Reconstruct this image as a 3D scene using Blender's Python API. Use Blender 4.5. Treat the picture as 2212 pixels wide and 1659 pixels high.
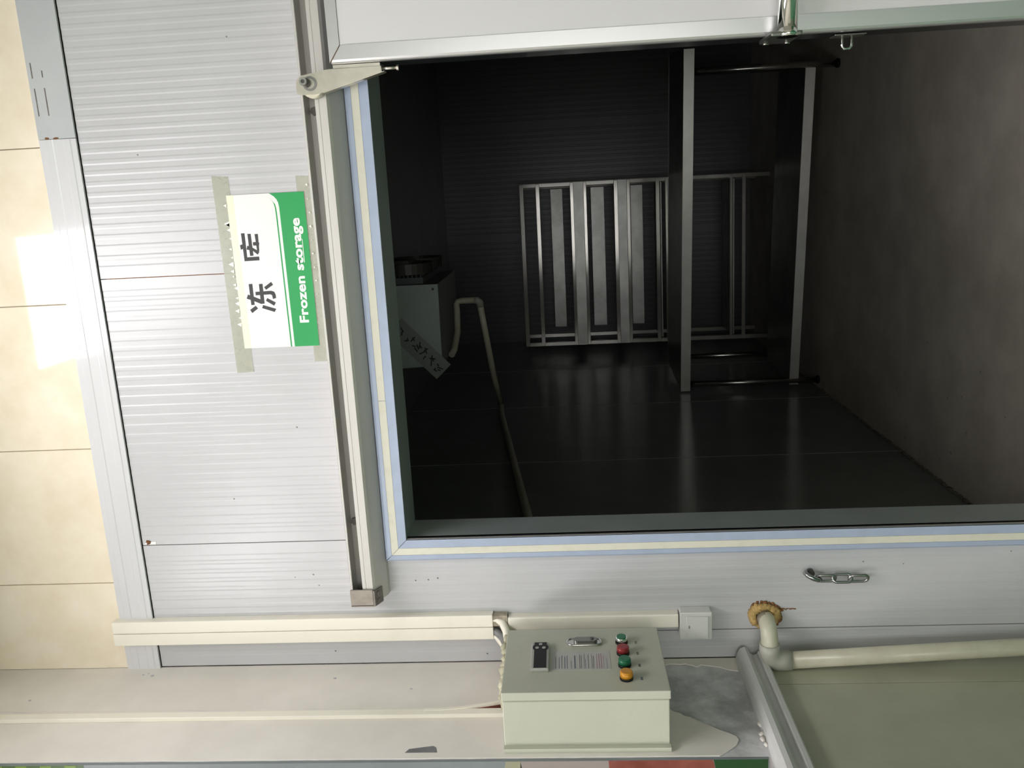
import bpy, bmesh, math, random
from mathutils import Vector, Matrix
from mathutils.geometry import tessellate_polygon
random.seed(4)
for o in list(bpy.data.objects):
    bpy.data.objects.remove(o, do_unlink=True)
scene = bpy.context.scene
COL = scene.collection

# ------------------------------------------------------------------ camera
# phone held sideways: the picture lies on its side, world up is picture left
YAW, PITCH, ROLL = math.radians(12.95867), math.radians(3.64391), math.radians(2.15710)
F_PX = 1830.4
CAM = Vector((0.0, -1.635, 1.50))
fwd = Vector((-math.sin(YAW)*math.cos(PITCH), math.cos(YAW)*math.cos(PITCH), math.sin(PITCH)))
rgt = Vector((math.cos(YAW), math.sin(YAW), 0))
dwn = fwd.cross(rgt)
r2 = rgt*math.cos(ROLL) + dwn*math.sin(ROLL)
d2 = -rgt*math.sin(ROLL) + dwn*math.cos(ROLL)
cd = bpy.data.cameras.new('camera'); cam = bpy.data.objects.new('camera', cd); COL.objects.link(cam)
m3 = Matrix((d2, r2, -fwd)).transposed()
cam.matrix_world = Matrix.Translation(CAM) @ m3.to_4x4()
cd.sensor_fit = 'HORIZONTAL'; cd.sensor_width = 36; cd.lens = 36*F_PX/2212
cd.clip_start = 0.02
scene.camera = cam

# ------------------------------------------------------------------ world, exposure, lamp strengths
w = bpy.data.worlds.new('world'); scene.world = w; w.use_nodes = True
w.node_tree.nodes['Background'].inputs[0].default_value = (0.02, 0.02, 0.02, 1)
w.node_tree.nodes['Background'].inputs[1].default_value = 1.0
LAMP_COLOR = (1.0, 0.96, 0.985)
LAMP_STRENGTH = 11.5
FILL_WINDOW_STRENGTH = 3.6
scene.view_settings.view_transform = 'Standard'
scene.view_settings.look = 'None'
scene.view_settings.exposure = 0.33
scene.view_settings.gamma = 1.0
scene.view_settings.use_curve_mapping = False

# ------------------------------------------------------------------ materials
MATS = {}
def mat(name, col, rough=0.5, metal=0.0, var=0.0, vscale=8.0, bump=0.0, bscale=60.0, rvar=0.0,
        col2=None, lo=0.4, hi=0.65, stretch=(1, 1, 1), emit=None, alpha=1.0, trans=0.0, spec=None, coat=0.0):
    if name in MATS: return MATS[name]
    m = bpy.data.materials.new(name); m.use_nodes = True
    nt = m.node_tree; b = nt.nodes['Principled BSDF']
    b.inputs['Roughness'].default_value = rough
    b.inputs['Metallic'].default_value = metal
    if spec is not None: b.inputs['Specular IOR Level'].default_value = spec
    if coat: b.inputs['Coat Weight'].default_value = coat; b.inputs['Coat Roughness'].default_value = 0.08
    c = (*col, 1)
    tc = nt.nodes.new('ShaderNodeTexCoord'); mp = nt.nodes.new('ShaderNodeMapping')
    mp.inputs['Scale'].default_value = stretch
    nt.links.new(tc.outputs['Object'], mp.inputs['Vector'])
    if var or col2:
        n = nt.nodes.new('ShaderNodeTexNoise'); n.inputs['Scale'].default_value = vscale
        n.inputs['Detail'].default_value = 6; n.inputs['Roughness'].default_value = 0.6
        nt.links.new(mp.outputs[0], n.inputs['Vector'])
        rp = nt.nodes.new('ShaderNodeValToRGB')
        rp.color_ramp.elements[0].position = lo; rp.color_ramp.elements[1].position = hi
        c2 = col2 if col2 else tuple(max(0, x*(1-var)) for x in col)
        rp.color_ramp.elements[0].color = (*c2, 1); rp.color_ramp.elements[1].color = c
        nt.links.new(n.outputs['Fac'], rp.inputs[0]); nt.links.new(rp.outputs[0], b.inputs['Base Color'])
        if rvar:
            mr = nt.nodes.new('ShaderNodeMapRange')
            mr.inputs['To Min'].default_value = rough-rvar; mr.inputs['To Max'].default_value = rough+rvar
            nt.links.new(n.outputs['Fac'], mr.inputs[0]); nt.links.new(mr.outputs[0], b.inputs['Roughness'])
    else:
        b.inputs['Base Color'].default_value = c
    if bump:
        n2 = nt.nodes.new('ShaderNodeTexNoise'); n2.inputs['Scale'].default_value = bscale
        n2.inputs['Detail'].default_value = 4
        nt.links.new(mp.outputs[0], n2.inputs['Vector'])
        bp = nt.nodes.new('ShaderNodeBump'); bp.inputs['Strength'].default_value = bump
        bp.inputs['Distance'].default_value = 0.002
        nt.links.new(n2.outputs['Fac'], bp.inputs['Height']); nt.links.new(bp.outputs[0], b.inputs['Normal'])
    if emit:
        b.inputs['Emission Color'].default_value = (*emit[0], 1); b.inputs['Emission Strength'].default_value = emit[1]
    if alpha < 1: b.inputs['Alpha'].default_value = alpha
    if trans: b.inputs['Transmission Weight'].default_value = trans
    MATS[name] = m
    return m

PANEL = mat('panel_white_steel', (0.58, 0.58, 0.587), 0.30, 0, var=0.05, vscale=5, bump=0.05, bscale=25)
CORE = mat('panel_foam_core', (0.20, 0.17, 0.13), 0.9, 0, var=0.4, vscale=60)
TILE = mat('tile_beige_marble', (0.95, 0.86, 0.70), 0.06, 0, col2=(0.87, 0.76, 0.58), vscale=9, lo=0.35, hi=0.62, bump=0.02, bscale=6)
GROUT = mat('grout_tan', (0.42, 0.36, 0.28), 0.9)
FLASH = mat('flashing_white_aluminium', (0.72, 0.72, 0.73), 0.09, 0.0, var=0.03, vscale=4, stretch=(1, 1, 8), spec=0.7)
FLASH2 = mat('flashing_grey_aluminium', (0.56, 0.58, 0.58), 0.35, 0.0, col2=(0.50, 0.52, 0.53), vscale=5)
PLASTER = mat('plaster_offwhite', (0.86, 0.82, 0.76), 0.75, 0, col2=(0.79, 0.75, 0.69), vscale=6, bump=0.10, bscale=40)
CEMENT = mat('cement_grey', (0.74, 0.74, 0.755), 0.9, 0, col2=(0.42, 0.42, 0.43), vscale=14, bump=0.5, bscale=70)
WTILE = mat('wainscot_olive_marble', (0.50, 0.50, 0.38), 0.32, 0, col2=(0.40, 0.40, 0.295), vscale=7, lo=0.3, hi=0.7)
GREENFLOOR = mat('green_epoxy_floor', (0.05, 0.20, 0.09), 0.35, 0, col2=(0.04, 0.15, 0.07), vscale=5)
CONCRETE = mat('cold_room_concrete', (0.76, 0.70, 0.60), 0.55, 0, col2=(0.62, 0.565, 0.48), vscale=4, bump=0.2, bscale=90)
CEILING = mat('ceiling_white', (0.78, 0.78, 0.76), 0.8)
ROOMWALL = mat('room_wall_beige', (0.72, 0.66, 0.55), 0.3, 0, var=0.1, vscale=5)
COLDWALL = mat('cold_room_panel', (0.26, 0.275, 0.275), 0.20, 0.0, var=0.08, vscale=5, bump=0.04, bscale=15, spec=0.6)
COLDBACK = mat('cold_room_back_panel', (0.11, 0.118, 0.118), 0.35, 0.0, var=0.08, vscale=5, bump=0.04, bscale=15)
ALU = mat('anodised_aluminium', (0.72, 0.72, 0.71), 0.30, 0.75, var=0.06, vscale=12, stretch=(1, 1, 0.1))
ALU_TRACK = mat('track_aluminium', (0.62, 0.60, 0.56), 0.45, 0.35, var=0.10, vscale=10, stretch=(0.15, 1, 1))
CAPMETAL = mat('cap_tan_metal', (0.36, 0.32, 0.27), 0.5, 0.3, var=0.2, vscale=40)
STEEL = mat('stainless_steel', (0.62, 0.61, 0.58), 0.22, 1.0, var=0.12, vscale=14, bump=0.05, bscale=30)
STEELFRONT = mat('brushed_stainless', (0.84, 0.83, 0.78), 0.34, 0.40, var=0.10, vscale=9, bump=0.05, bscale=30)
RAILM = mat('polished_rail_steel', (0.52, 0.50, 0.44), 0.12, 0.22, var=0.15, vscale=9, spec=0.8)
STEELDULL = mat('stainless_dull', (0.34, 0.34, 0.32), 0.36, 0.9, var=0.25, vscale=7, bump=0.1, bscale=30)
BRACKET = mat('bracket_cast_steel', (0.72, 0.68, 0.58), 0.28, 0.8, var=0.12, vscale=30, bump=0.25, bscale=28)
CHROME = mat('chrome', (0.85, 0.85, 0.84), 0.08, 1.0)
CHAINM = mat('chain_steel', (0.42, 0.42, 0.42), 0.25, 1.0)
DARKMETAL = mat('dark_metal', (0.10, 0.095, 0.09), 0.45, 0.6)
BOLTM = mat('bolt_grey', (0.24, 0.22, 0.20), 0.5, 0.6, var=0.3, vscale=80)
BLUE = mat('blue_protective_film', (0.43, 0.50, 0.64), 0.35, 0, var=0.08, vscale=14, bump=0.05)
CREAM = mat('cream_strip', (0.74, 0.72, 0.60), 0.5, 0, col2=(0.68, 0.66, 0.54), vscale=35, lo=0.3, hi=0.5)
REVEAL = mat('reveal_grey_green', (0.40, 0.44, 0.45), 0.35, 0.2, var=0.1, vscale=6)
DOORW = mat('door_white_skin', (0.76, 0.75, 0.745), 0.30, 0, var=0.03, vscale=3)
RUBBER = mat('black_rubber', (0.02, 0.02, 0.022), 0.6)
DOORSIDE = mat('door_side_dark_steel', (0.10, 0.11, 0.115), 0.22, 0.85)
RUSTJ = mat('rusty_joint', (0.24, 0.14, 0.09), 0.9, 0, var=0.4, vscale=120)
NYLON = mat('cream_nylon', (0.72, 0.68, 0.54), 0.4)
PVC = mat('cream_pvc', (0.66, 0.64, 0.50), 0.30, 0, col2=(0.58, 0.555, 0.42), vscale=16)
PVCG = mat('grey_pvc_fitting', (0.52, 0.51, 0.44), 0.38, 0, var=0.1, vscale=30)
TRUNK = mat('ivory_trunking', (0.92, 0.88, 0.76), 0.42, 0, col2=(0.86, 0.81, 0.69), vscale=7, lo=0.25, hi=0.5)
SWITCHW = mat('switch_white', (0.72, 0.72, 0.68), 0.35)
FOAM = mat('yellow_foam', (0.60, 0.42, 0.16), 0.9, 0, col2=(0.42, 0.27, 0.10), vscale=90, bump=0.8, bscale=160)
FOAMPALE = mat('pale_foam', (0.60, 0.57, 0.42), 0.9, 0, col2=(0.42, 0.40, 0.28), vscale=60, bump=0.8, bscale=120)
RUST = mat('rust', (0.30, 0.13, 0.05), 0.95, 0, var=0.5, vscale=150)
BOXG = mat('box_grey_green_paint', (0.54, 0.55, 0.45), 0.42, 0, var=0.05, vscale=7, bump=0.12, bscale=220)
BLACKP = mat('black_plastic', (0.012, 0.012, 0.012), 0.45, spec=0.25)
GREYP = mat('grey_plastic', (0.42, 0.42, 0.38), 0.4)
BTN_G = mat('button_green', (0.01, 0.16, 0.07), 0.3)
BTN_R = mat('button_red', (0.30, 0.025, 0.03), 0.25)
BTN_A = mat('button_amber', (0.62, 0.27, 0.02), 0.25)
INK = mat('dark_ink', (0.045, 0.045, 0.045), 0.6)
INKB = mat('blue_ink', (0.10, 0.13, 0.19), 0.6)
INKR = mat('red_ink', (0.36, 0.14, 0.15), 0.6)
STICKER = mat('sticker_film', (0.50, 0.49, 0.46), 0.25, 0, var=0.05, vscale=20)
SIGNW = mat('sign_white', (0.90, 0.90, 0.86), 0.30)
SIGNY = mat('sign_yellowed', (0.86, 0.87, 0.66), 0.30)
SIGNG = mat('sign_green', (0.025, 0.36, 0.10), 0.28)
TAPE = mat('yellowed_clear_tape', (0.66, 0.67, 0.53), 0.22, 0, var=0.08, vscale=40, alpha=0.38)
BUBBLE = mat('tape_bubble', (0.86, 0.86, 0.78), 0.25)
PAPER = mat('paper_slip', (0.42, 0.44, 0.42), 0.7)
EVAPW = mat('evaporator_grey_cover', (0.62, 0.70, 0.67), 0.45, 0, var=0.08, vscale=6)
EVAPFIN = mat('evaporator_fins', (0.16, 0.18, 0.18), 0.5, 0.4)
EVAPPAN = mat('evaporator_pan', (0.26, 0.27, 0.27), 0.4, 0.3)
DIFF = mat('lamp_diffuser', (0.9, 0.9, 0.9), 0.5, emit=(LAMP_COLOR, LAMP_STRENGTH))
P_GREY = mat('poster_blue_grey', (0.22, 0.25, 0.255), 0.35, 0, var=0.12, vscale=5)
P_GREEN = mat('poster_leaf_green', (0.06, 0.12, 0.025), 0.35)
P_LIME = mat('poster_lime', (0.16, 0.27, 0.035), 0.35)
P_PINK = mat('poster_pale_pink', (0.32, 0.28, 0.265), 0.35)
P_YEL = mat('poster_pale_yellow', (0.33, 0.32, 0.22), 0.35)
P_RED = mat('poster_tomato_red', (0.17, 0.035, 0.022), 0.35, 0, col2=(0.28, 0.08, 0.06), vscale=12)
P_DGREEN = mat('poster_dark_green', (0.008, 0.06, 0.014), 0.35)
WIRE_R = mat('red_wire', (0.20, 0.05, 0.03), 0.5)
TAPEGREY = mat('grey_wrap', (0.25, 0.25, 0.25), 0.5, 0.1, var=0.2, vscale=60)

# ------------------------------------------------------------------ mesh helpers
class MB:
    def __init__(s): s.bm = bmesh.new()
    def box(s, x0, x1, y0, y1, z0, z1, bev=0.0, seg=1):
        bm = s.bm
        vs = [bm.verts.new((x, y, z)) for x in (x0, x1) for y in (y0, y1) for z in (z0, z1)]
        fs = [(0, 1, 3, 2), (4, 6, 7, 5), (0, 4, 5, 1), (2, 3, 7, 6), (0, 2, 6, 4), (1, 5, 7, 3)]
        nf = [bm.faces.new([vs[i] for i in f]) for f in fs]
        if bev > 0:
            es = list({e for f in nf for e in f.edges})
            bmesh.ops.bevel(bm, geom=es, offset=bev, segments=seg, affect='EDGES', profile=0.6)
        return s
    def prism(s, pts, axis, a, b):
        """closed outline pts (2 coords) extruded along axis from a to b; other axes in order"""
        bm = s.bm
        def P(p, t):
            if axis == 'x': return (t, p[0], p[1])
            if axis == 'y': return (p[0], t, p[1])
            return (p[0], p[1], t)
        A = [bm.verts.new(P(p, a)) for p in pts]; B = [bm.verts.new(P(p, b)) for p in pts]
        n = len(pts)
        for i in range(n):
            bm.faces.new((A[i], B[i], B[(i+1) % n], A[(i+1) % n]))
        if n > 4:
            for tri in tessellate_polygon([[Vector((p[0], p[1], 0)) for p in pts]]):
                bm.faces.new([A[i] for i in tri]); bm.faces.new([B[i] for i in reversed(tri)])
        else:
            bm.faces.new(A); bm.faces.new(B[::-1])
        return s
    def tube(s, pts, r, n=12, closed=False, cap=True, radii=None):
        bm = s.bm; pts = [Vector(p) for p in pts]; N = len(pts); rings = []
        up = None
        for i, p in enumerate(pts):
            if closed: t = (pts[(i+1) % N]-pts[i-1]).normalized()
            else: t = (pts[min(i+1, N-1)]-pts[max(i-1, 0)]).normalized()
            if up is None:
                up = t.orthogonal().normalized()
            else:
                up = (up - t*up.dot(t)).normalized()
            sd = t.cross(up); rr = radii[i] if radii else r
            rings.append([bm.verts.new(p + (up*math.cos(2*math.pi*k/n)+sd*math.sin(2*math.pi*k/n))*rr) for k in range(n)])
        for i in range(N if closed else N-1):
            a, b = rings[i], rings[(i+1) % N]
            for k in range(n):
                f = bm.faces.new((a[k], a[(k+1) % n], b[(k+1) % n], b[k])); f.smooth = True
        if cap and not closed:
            bm.faces.new(rings[0][::-1]); bm.faces.new(rings[-1])
        return s
    def cyl(s, p0, p1, r, n=20, r1=None):
        p0, p1 = Vector(p0), Vector(p1)
        bm = s.bm; t = (p1-p0).normalized(); up = t.orthogonal().normalized(); sd = t.cross(up); r1 = r if r1 is None else r1
        A = [bm.verts.new(p0+(up*math.cos(2*math.pi*k/n)+sd*math.sin(2*math.pi*k/n))*r) for k in range(n)]
        B = [bm.verts.new(p1+(up*math.cos(2*math.pi*k/n)+sd*math.sin(2*math.pi*k/n))*r1) for k in range(n)]
        for k in range(n):
            f = bm.faces.new((A[k], A[(k+1) % n], B[(k+1) % n], B[k])); f.smooth = n > 8
        bm.faces.new(A[::-1]); bm.faces.new(B)
        return s
    def ring(s, c, axis, r0, r1, h, n=24):
        """flat ring (washer) around axis"""
        c = Vector(c); ax = Vector(axis).normalized(); up = ax.orthogonal().normalized(); sd = ax.cross(up); bm = s.bm
        V = []
        for rr, hh in ((r0, 0), (r1, 0), (r1, h), (r0, h)):
            V.append([bm.verts.new(c+ax*hh+(up*math.cos(2*math.pi*k/n)+sd*math.sin(2*math.pi*k/n))*rr) for k in range(n)])
        for j in range(4):
            a, b = V[j], V[(j+1) % 4]
            for k in range(n): bm.faces.new((a[k], a[(k+1) % n], b[(k+1) % n], b[k]))
        return s
    def blob(s, c, r, seed=0, sub=2, sc=(1, 1, 1), amp=0.25):
        rnd = random.Random(seed)
        res = bmesh.ops.create_icosphere(s.bm, subdivisions=sub, radius=1.0)
        for v in res['verts']:
            k = 1+amp*(rnd.random()-0.5)*2
            v.co = Vector((v.co.x*sc[0], v.co.y*sc[1], v.co.z*sc[2]))*r*k + Vector(c)
        for v in res['verts']:
            for f in v.link_faces: f.smooth = True
        return s
    def build(s, name, m, parent=None, origin=(0, 0, 0)):
        bm = s.bm
        o3 = Vector(origin)
        for v in bm.verts: v.co -= o3
        bmesh.ops.recalc_face_normals(bm, faces=bm.faces)
        me = bpy.data.meshes.new(name); bm.to_mesh(me); bm.free()
        me.materials.append(m)
        o = bpy.data.objects.new(name, me); COL.objects.link(o)
        if parent is not None: o.parent = parent
        else: o.location = o3
        return o

def tag(o, label=None, cat=None, group=None, kind=None):
    if label: o['label'] = label
    if cat: o['category'] = cat
    if group: o['group'] = group
    if kind: o['kind'] = kind
    return o
def thing(name, loc, label, cat, group=None, rz=0.0):
    o = bpy.data.objects.new(name, None); COL.objects.link(o); o.location = loc; o.rotation_euler = (0, 0, rz)
    o.empty_display_size = 0.05
    return tag(o, label, cat, group)
def struct(o, label=None, cat=None):
    o['kind'] = 'structure'
    return tag(o, label, cat)
def B(*a, **k): return MB().box(*a, **k)
def arc(c, r, a0, a1, n, plane='xz'):
    out = []
    for i in range(n+1):
        a = math.radians(a0+(a1-a0)*i/n); out.append((c[0]+r*math.cos(a), c[1]+r*math.sin(a)))
    return out

# key dimensions (metres)
XL = -0.989            # plaster side wall
JL, JR = -0.700, 0.433 # door opening
HEAD = 1.841           # door head
PT = 2.4112            # top of the ribbed panels
CZ = 2.85              # room ceiling
TH = 0.085             # cold room panel thickness
ICE_L, ICE_B, ICE_R, ICE_C = -1.243, 5.30, 2.20, 2.42

# ------------------------------------------------------------------ room shell
struct(B(-2.6, 2.6, -5.2, 0.0, -0.06, 0.0).build('floor', GREENFLOOR), 'green painted floor of the outer room', 'floor')
struct(B(-1.45, 2.6, 0.0, 5.5, -0.06, 0.0).build('floor_cold_room', CONCRETE), 'grey concrete floor inside the dark cold room', 'floor')
struct(B(-2.6, 2.6, -5.2, 0.0, CZ, CZ+0.06).build('ceiling', CEILING), 'white ceiling of the outer room', 'ceiling')
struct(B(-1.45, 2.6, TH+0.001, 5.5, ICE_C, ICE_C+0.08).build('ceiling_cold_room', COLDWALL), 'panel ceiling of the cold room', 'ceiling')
struct(B(-2.7, 2.7, -5.3, -5.2, 0, CZ).build('wall_back', ROOMWALL), 'beige wall behind the camera', 'wall')
struct(B(2.6, 2.7, -5.2, 0.3, 0, CZ).build('wall_right', ROOMWALL), 'beige wall on the right of the room', 'wall')
struct(B(-2.7, -2.6, -5.2, -0.316, 0, CZ).build('wall_far_left', ROOMWALL), 'beige wall on the far left of the room', 'wall')

# front wall of the cold room: foam core with ribbed steel skins, one per panel
wf = MB()
wf.box(XL+0.0005, JL-0.0005, 0.004, TH, 0, 2.395)
wf.box(JL-0.0004, JR, 0.004, TH, HEAD+0.001, 2.395)
wf.box(JR+0.0005, 2.6, 0.004, TH, 0, 2.395)
wall_front = struct(wf.build('wall_front', CORE), 'white ribbed panel wall around the cold room doorway', 'wall')
PITCH_R = 0.0203
def ribbed(x0, x1, z0, z1, dep=0.00042):
    pts = [(x0, 0.004), (x0, 0.0)]
    k = math.ceil(x0/PITCH_R)
    while True:
        xc = k*PITCH_R; k += 1
        if xc+0.008 > x1-0.003: break
        if xc-0.008 < x0+0.003: continue
        pts += [(xc-0.0075, 0.0), (xc-0.0045, dep), (xc+0.0045, dep), (xc+0.0075, 0.0)]
    pts += [(x1, 0.0), (x1, 0.004)]
    mb = MB(); bm = mb.bm
    A = [bm.verts.new((p[0], p[1], z0)) for p in pts]; Bv = [bm.verts.new((p[0], p[1], z1)) for p in pts]
    for i in range(len(pts)):
        bm.faces.new((A[i], A[(i+1) % len(pts)], Bv[(i+1) % len(pts)], Bv[i]))
    return mb
for (x0, x1, z0, z1) in ((XL+0.0048, -0.9215, 0, PT), (-0.9195, -0.6995, 0, PT), (-0.6975, -0.1335, HEAD+0.002, PT),
                         (-0.1318, JR-0.001, HEAD+0.002, PT), (JR+0.001, 0.998, 0, PT), (1.0, 1.565, 0, PT), (1.567, 2.132, 0, PT), (2.134, 2.598, 0, PT)):
    ribbed(x0, x1, z0, z1).build('panel', PANEL, wall_front)
# rust and grime caught in the open joint beside the sign and at the broken panel corner
MB().box(-0.1333, -0.1319, 0.0006, 0.0038, 2.10, 2.40).build('joint_rust', RUST, wall_front)
MB().blob((-0.692, -0.0005, 2.397), 0.006, 3, 1, (0.9, 0.25, 1.2)).build('joint_rust', RUST, wall_front)
MB().prism([(-0.697, 2.382), (-0.690, 2.381), (-0.6925, 2.404), (-0.6965, 2.408)], 'y', -0.0012, 0.003).build('torn_edge', SIGNW, wall_front)

rnd = random.Random(61)
for (x, z) in ((-0.793, 1.805), (-0.794, 1.832), (-0.790, 1.785), (-0.835, 1.905), (-0.78, 2.09), (-0.775, 2.05), (-0.80, 2.04), (-0.76, 0.62), (-0.775, 0.91), (-0.782, 0.83), (-0.93, 1.95), (-0.955, 2.02), (-0.968, 1.69), (-0.60, 2.20), (-0.45, 2.05), (0.30, 2.10), (0.10, 2.30)):
    r = 0.0010+0.0012*rnd.random()
    MB().prism([(x-r, z-r*0.6), (x+r, z-r), (x+r*0.7, z+r*1.3)], 'y', -0.0003, 0.002).build('dirt_speck', BOLTM, wall_front)

# tiled wall above
wu = struct(B(XL+0.0005, 2.6, 0.004, 0.30, 2.44, CZ).build('wall_front_upper', GROUT), 'beige marbled tile wall above the white panels', 'wall')
gx = [0.1235-0.3023*k for k in (3, 2, 1, 0)] + [0.1235+0.3023*k for k in range(1, 9)]
edges = [XL+0.001] + [g for g in gx if g > XL] + [2.598]
edges = sorted(edges)
for a, b in zip(edges[:-1], edges[1:]):
    B(a+0.0009, b-0.0009, 0.0, 0.0045, 2.445, CZ-0.002, bev=0.0008).build('tile', TILE, wu)

# flat metal flashing between tiles and panels
def flashing(x0, x1, m, ridges):
    mb = MB(); z0, z1 = 2.4135, 2.4865
    pts = [(-0.0002, z0), (-0.005, z0)]
    if ridges:
        pts += [(-0.0052, z0+0.010), (-0.0062, z0+0.012), (-0.0062, z0+0.024), (-0.0052, z0+0.026), (-0.0052, z0+0.045), (-0.0060, z0+0.047), (-0.0060, z0+0.060), (-0.005, z0+0.062)]
    pts += [(-0.005, z1), (-0.0002, z1)]
    return mb.prism(pts, 'x', x0, x1)
t1 = struct(flashing(XL+0.002, 0.1365, FLASH, True).build('trim_1', FLASH), 'white metal strip above the ribbed panels over the sign', 'trim')
t2 = struct(flashing(0.1375, 2.598, FLASH2, False).build('trim_2', FLASH2), 'grey metal strip above the panels at the door end', 'trim')
MB().blob((0.139, -0.0052, 2.470), 0.004, 5, 1, (0.5, 0.25, 1.2)).build('rust_spot', RUST, t2)
MB().blob((0.1385, -0.0052, 2.452), 0.004, 6, 1, (0.5, 0.25, 1.4)).build('rust_spot', RUST, t2)
for (x, z, l) in ((0.262, 2.478, 0.028), (0.255, 2.458, 0.012), (0.205, 2.4775, 0.05), (0.205, 2.458, 0.05)):
    B(x-l/2, x+l/2, -0.0055, -0.0049, z-0.0010, z+0.0010).build('scratch', BOLTM, t2)

# side wall on the left: cement core, plaster skin with the lower part peeled away, tile wainscot
wl = struct(B(-2.6, XL, -0.316, TH, 0, CZ).build('wall_left', CEMENT), 'plastered side wall beside the cold room, peeling to grey cement', 'wall')
skin = [(-0.0005, CZ-0.001), (-0.3155, CZ-0.001), (-0.3155, 1.255), (-0.300, 1.236), (-0.286, 1.220), (-0.272, 1.2135), (-0.262, 1.216), (-0.252, 1.228),
        (-0.245, 1.240), (-0.232, 1.256), (-0.2215, 1.270), (-0.210, 1.283), (-0.203, 1.290), (-0.200, 1.300), (-0.192, 1.306), (-0.186, 1.318), (-0.178, 1.324), (-0.170, 1.345),
        (-0.100, 1.365), (-0.030, 1.360), (-0.021, 1.335), (-0.0235, 1.318), (-0.019, 1.300), (-0.0215, 1.285), (-0.020, 1.272), (-0.027, 1.258), (-0.032, 1.250), (-0.024, 1.240), (-0.030, 1.222),
        (-0.034, 1.205), (-0.045, 1.187), (-0.050, 1.168), (-0.0005, 1.165)]
MB().prism(skin, 'x', XL+0.0002, XL+0.0022).build('plaster_skin', PLASTER, wl)
MB().prism([(-0.300, 1.817), (-0.290, 1.811), (-0.285, 1.785), (-0.282, 1.768), (-0.286, 1.762), (-0.300, 1.758)], 'x', XL+0.0021, XL+0.0028).build('paint_chip', mat('old_grey_render', (0.22, 0.22, 0.23), 0.9, 0, var=0.2, vscale=40), wl)
# faint raised plaster band where an older channel was filled
MB().prism([(-0.146, 2.80), (-0.160, 2.80), (-0.165, 1.70), (-0.150, 1.645), (-0.138, 1.645), (-0.149, 1.72)], 'x', XL+0.002, XL+0.0032).build('filled_channel', PLASTER, wl)
for (y, z, r) in ((-0.034, 2.418, 0.004), (-0.030, 2.44, 0.0025), (-0.055, 2.01, 0.0035), (-0.098, 1.84, 0.003), (-0.12, 2.64, 0.003), (-0.026, 2.43, 0.0016)):
    MB().cyl((XL+0.002, y, z), (XL+0.0028, y, z), r, 7).build('plaster_pit', CEMENT, wl)
# wainscot
ws = struct(B(-2.55, XL+0.001, -0.62, -0.0008, 0, 1.118).build('wall_left_lower', GROUT), 'olive marbled tile lower wall beside the drain pipe', 'wall')
for (ya, yb) in ((-0.1055, -0.001), (-0.4085, -0.1075), (-0.618, -0.4105)):
    for (za, zb) in ((0.002, 0.548), (0.550, 1.116)):
        B(XL+0.0005, XL+0.006, ya, yb, za, zb, bev=0.0007).build('tile', WTILE, ws)
for xa, xb in ((-1.290, XL-0.0005), (-1.592, -1.292), (-1.894, -1.594)):
    for (za, zb) in ((0.002, 0.548), (0.550, 1.116)):
        B(xa, xb, -0.6245, -0.6195, za, zb, bev=0.0007).build('tile', WTILE, ws)
# moulded white cap rail on the wainscot
prof = [(XL-0.001, 1.108), (XL+0.020, 1.108), (XL+0.024, 1.112), (XL+0.024, 1.120), (XL+0.017, 1.124), (XL+0.015, 1.131), (XL+0.020, 1.138),
        (XL+0.030, 1.142), (XL+0.034, 1.149), (XL+0.031, 1.158), (XL+0.020, 1.164), (XL+0.008, 1.167), (XL-0.001, 1.167)]
mb = MB(); bm = mb.bm
A = [bm.verts.new((p[0], -0.012, p[1])) for p in prof]; Bv = [bm.verts.new((p[0], -0.618, p[1])) for p in prof]
for i in range(len(prof)): bm.faces.new((A[i], A[(i+1) % len(prof)], Bv[(i+1) % len(prof)], Bv[i]))
bm.faces.new(A[::-1]); bm.faces.new(Bv)
cap = mb.build('trim_3', PLASTER); cap.data.materials[0] = mat('white_moulding', (0.66, 0.66, 0.64), 0.28, 0, var=0.06, vscale=20)
struct(cap, 'white moulded cap rail sloping away on top of the tile wainscot', 'trim')
for k, (y, z) in enumerate(((-0.262, 1.172), (-0.275, 1.175), (-0.292, 1.172), (-0.235, 1.170))):
    MB().blob((XL+0.006, y, z-0.003), 0.008, 20+k, 1, (0.5, 1.2, 0.7), 0.4).build('plaster_dab', PLASTER, cap)
# cold room inside
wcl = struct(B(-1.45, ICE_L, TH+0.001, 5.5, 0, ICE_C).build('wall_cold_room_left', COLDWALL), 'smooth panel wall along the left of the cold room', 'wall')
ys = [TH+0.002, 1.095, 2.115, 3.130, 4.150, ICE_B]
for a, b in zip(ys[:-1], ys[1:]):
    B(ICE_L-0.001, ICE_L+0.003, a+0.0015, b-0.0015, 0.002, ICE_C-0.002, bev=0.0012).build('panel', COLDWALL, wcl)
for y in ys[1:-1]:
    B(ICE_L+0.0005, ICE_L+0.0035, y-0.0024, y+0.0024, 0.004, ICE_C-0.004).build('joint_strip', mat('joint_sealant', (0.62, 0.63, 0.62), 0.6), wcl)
mb = MB()
for k in range(46):
    y = 1.25+k*0.045
    mb.blob((ICE_L+0.006, y, 0.006), 0.012, 300+k, 1, (0.6, 2.2, 0.7), 0.3)
tag(mb.build('floor_sealant', mat('sealant_dirty', (0.30, 0.27, 0.21), 0.8, 0, var=0.3, vscale=30), wcl), kind='stuff')
wcb = struct(B(ICE_L, 2.6, ICE_B, 5.5, 0, ICE_C).build('wall_cold_room_back', COLDBACK), 'ribbed panel wall at the back of the cold room', 'wall')
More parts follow.
